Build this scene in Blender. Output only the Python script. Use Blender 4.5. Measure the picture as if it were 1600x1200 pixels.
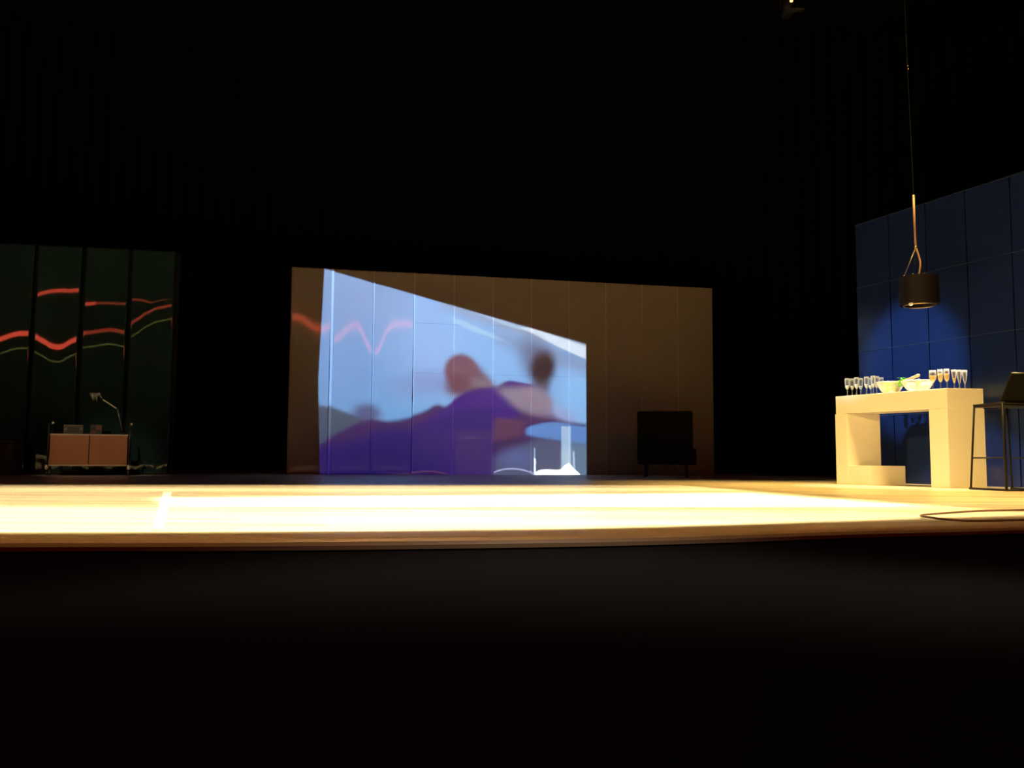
import bpy, bmesh, math, random
from mathutils import Vector, Matrix
random.seed(7)
SC = bpy.context.scene
for o in list(bpy.data.objects):
    bpy.data.objects.remove(o)
COL = SC.collection
PI = math.pi

# ------------------------------------------------------------------ camera, world, exposure
cam_data = bpy.data.cameras.new('camera')
cam_data.sensor_width = 36.0
cam_data.lens = 36.0 * 1400 / 1600
cam_data.clip_end = 200
cam = bpy.data.objects.new('camera', cam_data)
COL.objects.link(cam)
cam.matrix_world = (Matrix.Translation((0, 0, 0.262)) @ Matrix.Rotation(PI / 2 + math.atan(117 / 1400), 4, 'X')
                    @ Matrix.Rotation(0.0065, 4, 'Z'))
SC.camera = cam
world = bpy.data.worlds.new('dark_house')
SC.world = world
world.use_nodes = True
world.node_tree.nodes['Background'].inputs[0].default_value = (0.5, 0.6, 0.5, 1)
world.node_tree.nodes['Background'].inputs[1].default_value = 0.0
SC.view_settings.view_transform = 'Standard'
SC.view_settings.look = 'None'
SC.view_settings.exposure = 0.0
SC.view_settings.gamma = 1.0
SC.view_settings.use_curve_mapping = False
SC.cycles.caustics_reflective = False
SC.cycles.caustics_refractive = False
SC.cycles.sample_clamp_indirect = 4.0
SC.cycles.transparent_max_bounces = 24


def lin(r, g, b):
    f = lambda c: (c / 255 / 12.92) if c / 255 <= 0.04045 else ((c / 255 + 0.055) / 1.055) ** 2.4
    return (f(r), f(g), f(b), 1.0)


class Graph:
    """Small helper to write shader maths."""
    def __init__(self, tree):
        self.t = tree
        self.n = tree.nodes
        self.l = tree.links

    def put(self, sock, v):
        if isinstance(v, bpy.types.NodeSocket):
            self.l.new(v, sock)
        else:
            sock.default_value = v

    def m(self, op, a, b=0.0, c=0.0, clamp=False):
        n = self.n.new('ShaderNodeMath')
        n.operation = op
        n.use_clamp = clamp
        self.put(n.inputs[0], a)
        self.put(n.inputs[1], b)
        self.put(n.inputs[2], c)
        return n.outputs[0]

    def smooth(self, v, lo, hi):
        n = self.n.new('ShaderNodeMapRange')
        n.interpolation_type = 'SMOOTHSTEP'
        self.put(n.inputs['Value'], v)
        n.inputs['From Min'].default_value = lo
        n.inputs['From Max'].default_value = hi
        return n.outputs[0]

    def mix(self, fac, a, b):
        n = self.n.new('ShaderNodeMix')
        n.data_type = 'RGBA'
        self.put(n.inputs['Factor'], fac)
        self.put(n.inputs['A'], a)
        self.put(n.inputs['B'], b)
        return n.outputs['Result']


def lamp_rays(g):
    """Direction in which a lamp sends its light, split in x, y, z."""
    geo = g.n.new('ShaderNodeNewGeometry')
    sep = g.n.new('ShaderNodeSeparateXYZ')
    g.l.new(geo.outputs['Incoming'], sep.inputs[0])
    return sep.outputs[0], sep.outputs[1], sep.outputs[2]


def spot(name, loc, target, power, cone=2.4):
    d = bpy.data.lights.new(name, 'SPOT')
    d.energy = power
    d.spot_size = cone
    d.spot_blend = 0.15
    d.shadow_soft_size = 0.06
    o = bpy.data.objects.new(name, d)
    COL.objects.link(o)
    o.location = loc
    o.rotation_euler = (Vector(target) - Vector(loc)).to_track_quat('-Z', 'Y').to_euler()
    d.use_nodes = True
    g = Graph(d.node_tree)
    em = [n for n in g.n if n.type == 'EMISSION'][0]
    return o, g, em


def profile_spot(name, loc, target, power, color, shutters):
    """A profile spotlight whose shutter blades cut its pool on the stage floor; each blade is (p, q, softness):
    the light stays on the left of the line p to q."""
    o, g, em = spot(name, loc, target, power)
    dx, dy, dz = lamp_rays(g)
    t = g.m('DIVIDE', -loc[2], dz)
    x = g.m('MULTIPLY_ADD', dx, t, loc[0])
    y = g.m('MULTIPLY_ADD', dy, t, loc[1])
    mask = g.m('LESS_THAN', dz, -0.02)
    for p, q, s in shutters:
        ex, ey = q[0] - p[0], q[1] - p[1]
        ln = math.hypot(ex, ey)
        a, b = -ey / ln, ex / ln
        v = g.m('ADD', g.m('MULTIPLY', x, a), g.m('MULTIPLY_ADD', y, b, -(a * p[0] + b * p[1])))
        mask = g.m('MULTIPLY', mask, g.smooth(v, -s / 2, s / 2))
    em.inputs['Color'].default_value = (*color, 1)
    g.l.new(mask, em.inputs['Strength'])
    return o


# ------------------------------------------------------------------ stage lamps and added fills
FRONT = [((-9, 2.45), (-0.79, 3.17), 0.16), ((-0.79, 3.20), (0.25, 3.42), 0.16), ((0.25, 3.42), (2.54, 4.48), 0.16)]
BACK = ((1.65, 9.35), (-4.65, 7.9), 0.9)
DIAG = ((2.45, 5.96), (1.70, 9.64), 0.15)
profile_spot('warm_wash', (0.0, 4.0, 8.0), (0, 6, 0), 8600, (1.0, 0.79, 0.43), FRONT + [BACK, DIAG])
profile_spot('hot_band', (0.2, 4.6, 8.0), (0, 6, 0), 17000, (1.0, 0.86, 0.62),
             [((-1.8, 4.75), (1.89, 5.25), 0.35), ((1.55, 7.2), (-2.3, 5.75), 0.25), ((2.35, 5.6), (1.78, 8.0), 0.12),
              ((-2.3, 5.84), (-1.7, 4.5), 0.05)])
profile_spot('front_fill', (-1.0, 4.4, 8.0), (-1, 4, 0), 8000, (0.92, 0.93, 0.62),
             FRONT + [((1.4, 4.7), (-5, 4.65), 0.5), ((1.9, 3.4), (0.6, 5.2), 1.8)])
profile_spot('back_stripe', (-1.0, 4.4, 8.0), (-1, 7, 0), 3500, (1.0, 0.82, 0.5),
             [((-6, 6.2), (1.6, 7.7), 0.2), ((1.6, 8.35), (-6, 6.85), 0.2), ((2.2, 6.5), (1.7, 9.64), 0.3)])
# low front-of-house lamp on the bar; its top shutter ends in an arc on the blue wall just above the bar
bw = profile_spot('bar_wash', (-2.8, 3.7, 3.0), (4.3, 9.3, 0.6), 2150, (1.0, 0.655, 0.185),
                  [((11.0, 12.1), (8.6, 15.1), 1.2), ((0.7, 9.0), (3.2, 5.8), 2.0), ((2.6, 10.2), (-2.8, 3.7), 0.3), ((-2.8, 3.7), (8.0, 6.2), 0.8)])
bw.data.shadow_soft_size = 0.15
bf = profile_spot('added_bar_floor_fill', (3.4, 8.0, 8.7), (4, 8, 0), 8400, (1.0, 0.66, 0.19),  # extra unseen lamp, added to brighten the floor round the bar
             FRONT + [((1.70, 9.64), (2.45, 5.96), 0.6), ((7, 11.5), (1, 11.2), 0.7), ((5.1, 8.0), (4.2, 11.6), 0.3)])
bf.data.shadow_soft_size = 1.2
profile_spot('right_front_wash', (3.0, 3.0, 7.5), (3, 5, 0), 3000, (1.0, 0.70, 0.30),
             FRONT + [((6, 7.0), (1.6, 5.7), 1.0), ((0.0, 6), (1.6, 3.5), 1.6)])
EDGE_FILL = [((-9, 2.30), (-0.79, 2.86), 0.2), ((-0.79, 2.86), (0.25, 3.08), 0.2), ((0.25, 3.08), (2.54, 4.0), 0.2)]
profile_spot('added_edge_fill', (0.0, 3.2, 8.0), (0, 4, 0), 1500, (1.0, 0.58, 0.24), EDGE_FILL + [((3.2, 5.4), (-6, 3.9), 1.0)])  # unseen lamp added to lift the dim band along the stage edge
profile_spot('added_apron_fill', (3.5, -5.0, 3.2), (0.9, 3, 0), 1150, (1.0, 0.88, 0.74),  # unseen lamp added for the faint glow on the black stage front
             [((-4, 2.15), (3.0, 2.85), 0.8), ((2.54, 4.0), (0.25, 3.12), 0.25), ((0.25, 3.12), (-5, 2.7), 0.25)])


def soft_spot(name, loc, target, power, color, cone, blend):
    o, g, em = spot(name, loc, target, power, cone)
    o.data.spot_blend = blend
    em.inputs['Color'].default_value = (*color, 1)
    return o


soft_spot('blue_wall_special', (-1.0, 8.0, 3.6), (4.74, 10.6, 1.38), 1950, (0.38, 0.76, 1.0), 0.27, 0.6)
soft_spot('added_cabinet_fill', (-3.5, 3.0, 7.0), (-5.6, 12.0, 0.55), 1050, (1.0, 0.74, 0.44), 0.16, 0.8)  # weak unseen lamp added to brighten the cabinet front


# ------------------------------------------------------------------ the video projector
PROJ = (2.2, 3.0, 7.4)
CW_Q, CW_ANG, CW_L = ((-3.534, 14.13), 0.2179, 7.242)
PICT = [
    ('all', (126, 164, 218), 1),
    ('blob', (140, 166, 214), 0.8, (1.37, 2.813), 1.2, 0.7, -0.349, 0.9),
    ('blob', (124, 166, 224), 0.8, (1.085, 1.653), 0.9, 0.6, 0.0, 0.9),
    ('blob', (118, 172, 228), 0.9, (2.127, 1.001), 1.32, 0.55, 0.262, 0.9),
    ('blob', (146, 186, 240), 0.9, (2.429, 2.008), 0.77, 0.88, 0.524, 0.8),
    ('blob', (140, 188, 244), 0.9, (3.617, 1.938), 0.88, 0.77, 0.0, 0.8),
    ('poly', (146, 196, 250), 0.9, [(4.506, 1.856), (5.419, 1.994), (5.414, 0.567), (4.285, 0.77)], 0.63),
    ('poly', (150, 158, 180), 0.9, [(2.311, 2.876), (5.189, 2.207), (5.188, 1.876), (4.113, 2.225), (2.422, 2.539)], 0.252),
    ('poly', (132, 150, 186), 0.75, [(3.285, 2.412), (4.281, 2.231), (5.073, 1.928), (5.073, 1.544), (4.059, 1.898), (3.288, 2.089)], 0.378),
    ('poly', (168, 206, 240), 0.9, [(2.453, 2.605), (2.851, 2.524), (3.341, 2.306), (3.56, 2.206), (2.96, 2.357)], 0.053),
    ('poly', (180, 214, 244), 0.75, [(2.903, 2.709), (3.613, 2.522), (3.945, 2.404), (3.613, 2.457)], 0.042),
    ('poly', (216, 232, 250), 1, [(3.746, 2.473), (3.967, 2.47), (4.959, 2.166), (4.959, 1.946), (4.506, 2.118)], 0.042),
    ('poly', (190, 208, 230), 0.7, [(4.371, 2.223), (4.483, 2.282), (4.506, 2.261), (4.404, 2.203)], 0.021),
    ('blob', (132, 150, 206), 0.7, (2.204, 1.495), 0.506, 0.176, 0.14, 0.8),
    ('belowpoly', (84, 96, 116), 1, [(0.293, 1.142), (0.473, 1.115), (0.693, 1.078), (0.946, 1.001), (1.252, 0.903), (1.612, 0.837), (2.131, 0.761)], 0.095, [(0.286, 1.427), (1.912, 1.467), (1.938, -0.191), (0.326, -0.191)], 0.21),
    ('blob', (92, 86, 128), 0.85, (1.24, 0.996), 0.22, 0.143, -0.175, 0.6),
    ('poly', (112, 116, 150), 0.6, [(2.436, 1.5), (2.669, 1.527), (2.672, 1.274), (2.438, 1.353)], 0.252),
    ('blob', (118, 88, 106), 1, (2.752, 1.72), 0.275, 0.264, 0.349, 0.22),
    ('poly', (120, 88, 104), 1, [(2.508, 1.661), (2.987, 1.866), (3.315, 1.501), (3.294, 1.34), (2.629, 1.315), (2.554, 1.419)], 0.189),
    ('blob', (134, 120, 134), 0.8, (3.142, 1.475), 0.2, 0.11, -0.314, 0.7),
    ('blob', (112, 74, 88), 0.8, (2.702, 1.454), 0.176, 0.176, 0.0, 0.7),
    ('blob', (96, 92, 120), 0.75, (4.003, 1.95), 0.242, 0.33, 0.262, 0.8),
    ('blob', (64, 48, 54), 1, (4.148, 1.792), 0.22, 0.297, -0.279, 0.45),
    ('blob', (74, 58, 66), 0.8, (4.127, 1.477), 0.143, 0.154, 0.0, 0.6),
    ('below', (78, 54, 102), 1, [(0.312, 0.392), (0.557, 0.516), (0.901, 0.744), (1.253, 0.883), (1.56, 0.877), (1.92, 0.945), (2.21, 1.055), (2.367, 1.141), (2.494, 1.112), (2.672, 1.253), (2.863, 1.373), (3.077, 1.431), (3.337, 1.448), (3.488, 1.537), (3.62, 1.54), (3.95, 1.473), (4.239, 1.286), (4.351, 1.029), (4.733, 0.884), (5.186, 0.847)], 0.11),
    ('belowpoly', (74, 48, 134), 0.9, [(1.924, 0.717), (2.442, 1.038), (2.673, 1.221), (2.863, 1.341), (3.131, 1.411), (3.402, 1.439), (3.732, 1.082), (4.065, 0.553)], 0.126, [(2.067, 1.575), (3.619, 1.616), (3.755, 0.954), (3.323, 0.545), (2.082, 0.532)], 0.273),
    ('belowpoly', (62, 46, 118), 0.95, [(0.313, 0.362), (0.707, 0.477), (1.107, 0.583), (1.511, 0.753), (1.923, 0.758), (2.443, 0.954), (2.76, 1.065), (3.318, 1.075), (3.624, 0.867)], 0.147, [(0.187, 1.424), (3.315, 1.501), (3.329, -0.296), (0.231, -0.291)], 0.032),
    ('blob', (50, 40, 94), 0.8, (1.271, -0.038), 1.2, 0.55, 0.14, 0.8),
    ('blob', (68, 48, 112), 0.6, (2.926, 0.436), 0.484, 0.506, 0.0, 0.7),
    ('poly', (84, 60, 108), 0.45, [(2.668, 0.727), (3.321, 0.735), (3.327, -0.034), (2.677, -0.036)], 0.032),
    ('poly', (104, 78, 112), 0.6, [(2.68, 0.591), (2.978, 0.625), (3.246, 0.607), (2.978, 0.583)], 0.032),
    ('poly', (78, 42, 130), 1, [(3.434, 1.461), (3.565, 1.571), (3.751, 1.544), (4.016, 1.507), (4.016, 1.453), (3.62, 1.433)], 0.042),
    ('poly', (152, 136, 156), 1, [(3.359, 1.427), (4.083, 1.487), (4.351, 1.256), (4.307, 0.985), (3.842, 1.031), (3.567, 1.186)], 0.236),
    ('blob', (146, 128, 150), 0.8, (3.973, 1.194), 0.286, 0.154, -0.436, 0.7),
    ('poly', (86, 60, 92), 0.9, [(3.318, 1.139), (3.623, 1.08), (4.063, 0.959), (4.396, 1.008), (4.396, 0.922), (3.32, 0.884)], 0.173),
    ('poly', (160, 168, 214), 0.8, [(4.262, 1.092), (4.418, 1.181), (4.732, 0.992), (4.733, 0.862), (4.374, 0.921)], 0.221),
    ('poly', (102, 66, 92), 1, [(3.319, 0.937), (3.788, 0.902), (3.822, 0.657), (3.627, 0.484), (3.323, 0.503)], 0.142),
    ('poly', (112, 70, 92), 0.7, [(3.341, 0.905), (3.624, 0.899), (4.085, 0.885), (4.085, 0.863), (3.624, 0.867), (3.341, 0.873)], 0.032),
    ('poly', (74, 54, 92), 1, [(3.323, 0.545), (3.789, 0.656), (3.757, 0.507), (3.518, 0.399), (3.324, 0.387)], 0.126),
    ('belowpoly', (104, 146, 214), 1, [(3.789, 0.742), (3.975, 0.819), (4.174, 0.865), (4.396, 0.879), (4.676, 0.84), (5.072, 0.802)], 0.053, [(3.864, 0.978), (5.186, 1.0), (5.185, 0.456), (4.086, 0.606), (3.866, 0.657)], 0.105),
    ('poly', (92, 98, 128), 1, [(4.02, 0.638), (4.286, 0.619), (4.509, 0.579), (4.51, -0.192), (3.329, -0.192), (3.324, 0.313), (3.627, 0.442)], 0.221),
    ('poly', (112, 136, 164), 1, [(4.598, 0.558), (5.185, 0.456), (5.184, -0.192), (4.599, -0.192)], 0.189),
    ('blob', (98, 112, 176), 0.6, (3.693, 0.273), 0.264, 0.154, 0.0, 0.8),
    ('poly', (172, 202, 236), 1, [(4.475, 0.815), (4.643, 0.818), (4.644, -0.032), (4.476, -0.032)], 0.021),
    ('poly', (202, 224, 240), 0.6, [(4.486, 0.45), (4.632, 0.451), (4.632, -0.032), (4.487, -0.032)], 0.126),
    ('poly', (190, 214, 250), 0.8, [(4.002, 0.445), (4.024, 0.446), (4.026, -0.033), (4.004, -0.033)], 0.011),
    ('poly', (215, 230, 255), 1, [(4.005, 0.275), (4.03, 0.275), (4.036, -0.033), (4.003, -0.033)], 0.011, ('gain', 2.0)),
    ('poly', (200, 225, 255), 0.9, [(4.677, 0.398), (4.705, 0.398), (4.722, -0.031), (4.677, -0.032)], 0.016),
    ('belowpoly', (250, 250, 255), 1, [(4.001, 0.02), (4.045, 0.052), (4.1, 0.073), (4.199, 0.09), (4.354, 0.085), (4.454, 0.085), (4.509, 0.139), (4.554, 0.171), (4.599, 0.193), (4.643, 0.161), (4.688, 0.108), (4.744, 0.065), (4.8, 0.012)], 0.017, [(3.989, 0.286), (4.8, 0.291), (4.8, -0.042), (3.99, -0.044)], 0.016, ('gain', 2.2)),  # white glare on the curled sheet edge, drawn into the picture
    ('belowpoly', (196, 200, 250), 1, [(3.327, 0.05), (3.456, 0.092), (3.596, 0.109), (3.76, 0.099), (3.913, 0.062), (4.001, 0.031)], 0.013, [(3.326, 0.144), (4.022, 0.148), (4.023, -0.033), (3.327, -0.034)], 0.011),
    ('belowpoly', (92, 98, 128), 1, [(3.327, 0.029), (3.456, 0.071), (3.597, 0.088), (3.76, 0.078), (3.913, 0.041), (4.001, 0.009)], 0.013, [(3.326, 0.144), (4.0, 0.147), (4.001, -0.086), (3.328, -0.087)], 0.011),
    ('belowpoly', (120, 80, 96), 0.8, [(1.524, 0.003), (1.852, 0.035), (2.017, 0.045), (2.162, 0.061), (2.35, 0.057), (2.561, 0.006)], 0.013, [(1.522, 0.136), (2.58, 0.141), (2.582, -0.036), (1.525, -0.038)], 0.011),
    ('belowpoly', (50, 36, 90), 0.9, [(1.525, -0.018), (1.852, 0.014), (2.017, 0.025), (2.162, 0.041), (2.35, 0.036), (2.561, -0.015)], 0.013, [(1.522, 0.136), (2.58, 0.141), (2.583, -0.088), (1.526, -0.089)], 0.011),
]


def video_projector():
    ex, ey = math.cos(CW_ANG), math.sin(CW_ANG)
    nx, ny = ey, -ex
    o, g, em = spot('video_projector', PROJ, (0.0, 14.5, 1.5), 16800.0, 1.5)
    o.data.shadow_soft_size = 0.01
    dx, dy, dz = lamp_rays(g)
    dn = g.m('ADD', g.m('MULTIPLY', dx, nx), g.m('MULTIPLY', dy, ny))
    k = (CW_Q[0] - PROJ[0]) * nx + (CW_Q[1] - PROJ[1]) * ny
    t = g.m('DIVIDE', k, dn)
    de = g.m('ADD', g.m('MULTIPLY', dx, ex), g.m('MULTIPLY', dy, ey))
    u = g.m('MULTIPLY_ADD', t, de, (PROJ[0] - CW_Q[0]) * ex + (PROJ[1] - CW_Q[1]) * ey)
    h = g.m('MULTIPLY_ADD', t, dz, PROJ[2])

    def poly(pts, s):
        mask = None
        area = sum(pts[i][0] * pts[(i + 1) % len(pts)][1] - pts[(i + 1) % len(pts)][0] * pts[i][1] for i in range(len(pts)))
        if area < 0:
            pts = pts[::-1]
        for i in range(len(pts)):
            p, q = pts[i], pts[(i + 1) % len(pts)]
            a, b = q[0] - p[0], q[1] - p[1]
            ln = math.hypot(a, b)
            a, b = -b / ln, a / ln
            v = g.m('ADD', g.m('MULTIPLY', u, a), g.m('MULTIPLY_ADD', h, b, -(a * p[0] + b * p[1])))
            v = g.smooth(v, -s / 2, s / 2)
            mask = v if mask is None else g.m('MULTIPLY', mask, v)
        return mask

    def below(pts, s):
        n = g.n.new('ShaderNodeFloatCurve')
        c = n.mapping.curves[0]
        n.mapping.use_clip = False
        pts = sorted(pts)
        for i, (a, b) in enumerate(pts):
            if i < 2:
                c.points[i].location = (a / 8, b / 4)
            else:
                c.points.new(a / 8, b / 4)
        n.mapping.update()
        g.l.new(g.m('DIVIDE', u, 8.0), n.inputs['Value'])
        v = g.m('SUBTRACT', g.m('MULTIPLY', n.outputs[0], 4.0), h)
        return g.smooth(v, -s / 2, s / 2)

    def blob(c, rx, ry, ang, s):
        du, dh = g.m('SUBTRACT', u, c[0]), g.m('SUBTRACT', h, c[1])
        ca, sa = math.cos(ang), math.sin(ang)
        a = g.m('DIVIDE', g.m('ADD', g.m('MULTIPLY', du, ca), g.m('MULTIPLY', dh, sa)), rx)
        b = g.m('DIVIDE', g.m('SUBTRACT', g.m('MULTIPLY', dh, ca), g.m('MULTIPLY', du, sa)), ry)
        r = g.m('SQRT', g.m('ADD', g.m('MULTIPLY', a, a), g.m('MULTIPLY', b, b)))
        return g.smooth(r, 1 + s, 1 - s)

    col = None
    for layer in PICT:
        kind, rgb, op = layer[0], layer[1], layer[2]
        # film colour: what the wall shows, less the room light already on it and the wall's own tint
        c = tuple(max(0.0, v - a) / t for v, a, t in zip(lin(*rgb), (0.030, 0.017, 0.008), (1.0, 0.92, 0.82))) + (1,)
        if isinstance(layer[-1], tuple) and layer[-1][0] == 'gain':
            c = tuple(x * layer[-1][1] for x in c[:3]) + (1,)
        if kind == 'all':
            col = c
            continue
        if kind == 'poly':
            mask = poly(layer[3], layer[4])
        elif kind == 'below':
            mask = below(layer[3], layer[4])
        elif kind == 'belowpoly':
            mask = g.m('MULTIPLY', below(layer[3], layer[4]), poly(layer[5], layer[6]))
        elif kind == 'blob':
            mask = blob(layer[3], layer[4], layer[5], layer[6], layer[7])
        if op != 1:
            mask = g.m('MULTIPLY', mask, op)
        col = g.mix(mask, col, c)
    g.put(em.inputs['Color'], col)
    frame = g.m('MULTIPLY', poly([(0.511, 3.296), (4.908, 2.225), (4.918, -0.01), (0.525, -0.02), (0.463, 1.534)], 0.02), g.m('LESS_THAN', dn, 0.0))
    g.l.new(frame, em.inputs['Strength'])


video_projector()


def strip_lamp(name, x0, x1, z, size, color, radiance):
    """A line of lamps along the front of the gallery at the rear of the house; the glossy stage walls mirror it."""
    d = bpy.data.lights.new(name, 'AREA')
    d.shape = 'RECTANGLE'
    d.size, d.size_y = abs(x1 - x0), size
    d.color = color
    d.energy = radiance * PI * abs(x1 - x0) * size
    o = bpy.data.objects.new(name, d)
    COL.objects.link(o)
    o.location = ((x0 + x1) / 2, -8.0, z)
    o.rotation_euler = (PI / 2, 0, 0)


RED = (1.0, 0.10, 0.05)
strip_lamp('gallery_red_lamp', -12.6, -8.2, 4.9, 0.17, RED, 11.0)
strip_lamp('gallery_red_lamp', -8.2, -4.2, 4.9, 0.13, RED, 3.8)
strip_lamp('gallery_red_lamp', -9.97, -8.1, 6.2, 0.12, RED, 8.5)
strip_lamp('gallery_red_lamp', -8.1, -4.2, 6.2, 0.09, RED, 2.6)
strip_lamp('gallery_yellow_lamp', -12.6, -4.2, 4.38, 0.035, (0.75, 0.72, 0.16), 2.1)
strip_lamp('gallery_red_lamp', -0.6, 8.5, 4.45, 0.20, RED, 12.0)


# ------------------------------------------------------------------ materials
def principled(name, color, rough=0.5, metal=0.0, spec=0.5, noise=0.0, scale=8.0, stretch=(1, 1, 1), bump=0.0):
    m = bpy.data.materials.new(name)
    m.use_nodes = True
    g = Graph(m.node_tree)
    b = g.n['Principled BSDF']
    b.inputs['Base Color'].default_value = (*color, 1)
    b.inputs['Roughness'].default_value = rough
    b.inputs['Metallic'].default_value = metal
    b.inputs['Specular IOR Level'].default_value = spec
    if noise or bump:
        tc = g.n.new('ShaderNodeTexCoord')
        mp = g.n.new('ShaderNodeMapping')
        mp.inputs['Scale'].default_value = stretch
        nz = g.n.new('ShaderNodeTexNoise')
        nz.inputs['Scale'].default_value = scale
        nz.inputs['Detail'].default_value = 4
        g.l.new(tc.outputs['Object'], mp.inputs[0])
        g.l.new(mp.outputs[0], nz.inputs['Vector'])
        lo = tuple(c * (1 - noise) for c in color) + (1,)
        hi = tuple(min(1, c * (1 + noise)) for c in color) + (1,)
        g.l.new(g.mix(nz.outputs[0], lo, hi), b.inputs['Base Color'])
        if bump:
            bp = g.n.new('ShaderNodeBump')
            bp.inputs['Strength'].default_value = bump
            bp.inputs['Distance'].default_value = 0.01
            g.l.new(nz.outputs[0], bp.inputs['Height'])
            g.l.new(bp.outputs[0], b.inputs['Normal'])
    return m


def see_through(name, tint, body, amount, rough=0.05):
    """Thin clear or milky material: light passes, the rest is body colour under a gloss."""
    m = bpy.data.materials.new(name)
    m.use_nodes = True
    g = Graph(m.node_tree)
    b = g.n['Principled BSDF']
    b.inputs['Base Color'].default_value = (*body, 1)
    b.inputs['Roughness'].default_value = rough
    tr = g.n.new('ShaderNodeBsdfTransparent')
    tr.inputs[0].default_value = (*tint, 1)
    lw = g.n.new('ShaderNodeLayerWeight')
    lw.inputs[0].default_value = 0.35
    fac = g.m('MULTIPLY', amount, g.m('SUBTRACT', 1.0, g.m('MULTIPLY', lw.outputs['Facing'], 0.75)))
    mx = g.n.new('ShaderNodeMixShader')
    g.l.new(fac, mx.inputs[0])
    g.l.new(b.outputs[0], mx.inputs[1])
    g.l.new(tr.outputs[0], mx.inputs[2])
    out = [n for n in g.n if n.type == 'OUTPUT_MATERIAL'][0]
    g.l.new(mx.outputs[0], out.inputs['Surface'])
    return m


def floor_wood():
    m = bpy.data.materials.new('pale_stage_boards')
    m.use_nodes = True
    g = Graph(m.node_tree)
    b = g.n['Principled BSDF']
    geo = g.n.new('ShaderNodeNewGeometry')
    tc = g.n.new('ShaderNodeTexCoord')
    mp = g.n.new('ShaderNodeMapping')
    mp.inputs['Scale'].default_value = (1.2, 26, 1)
    nz = g.n.new('ShaderNodeTexNoise')
    nz.inputs['Scale'].default_value = 1.5
    nz.inputs['Detail'].default_value = 5
    g.l.new(tc.outputs['Object'], mp.inputs[0])
    g.l.new(mp.outputs[0], nz.inputs['Vector'])
    f = g.m('ADD', g.m('MULTIPLY', geo.outputs['Random Per Island'], 0.62), g.m('MULTIPLY', nz.outputs[0], 0.5))
    g.l.new(g.mix(f, (0.43, 0.33, 0.20, 1), (0.82, 0.72, 0.55, 1)), b.inputs['Base Color'])
    g.l.new(g.m('MULTIPLY_ADD', nz.outputs[0], 0.12, 0.25), b.inputs['Roughness'])
    b.inputs['Specular IOR Level'].default_value = 0.4
    return m


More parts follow.
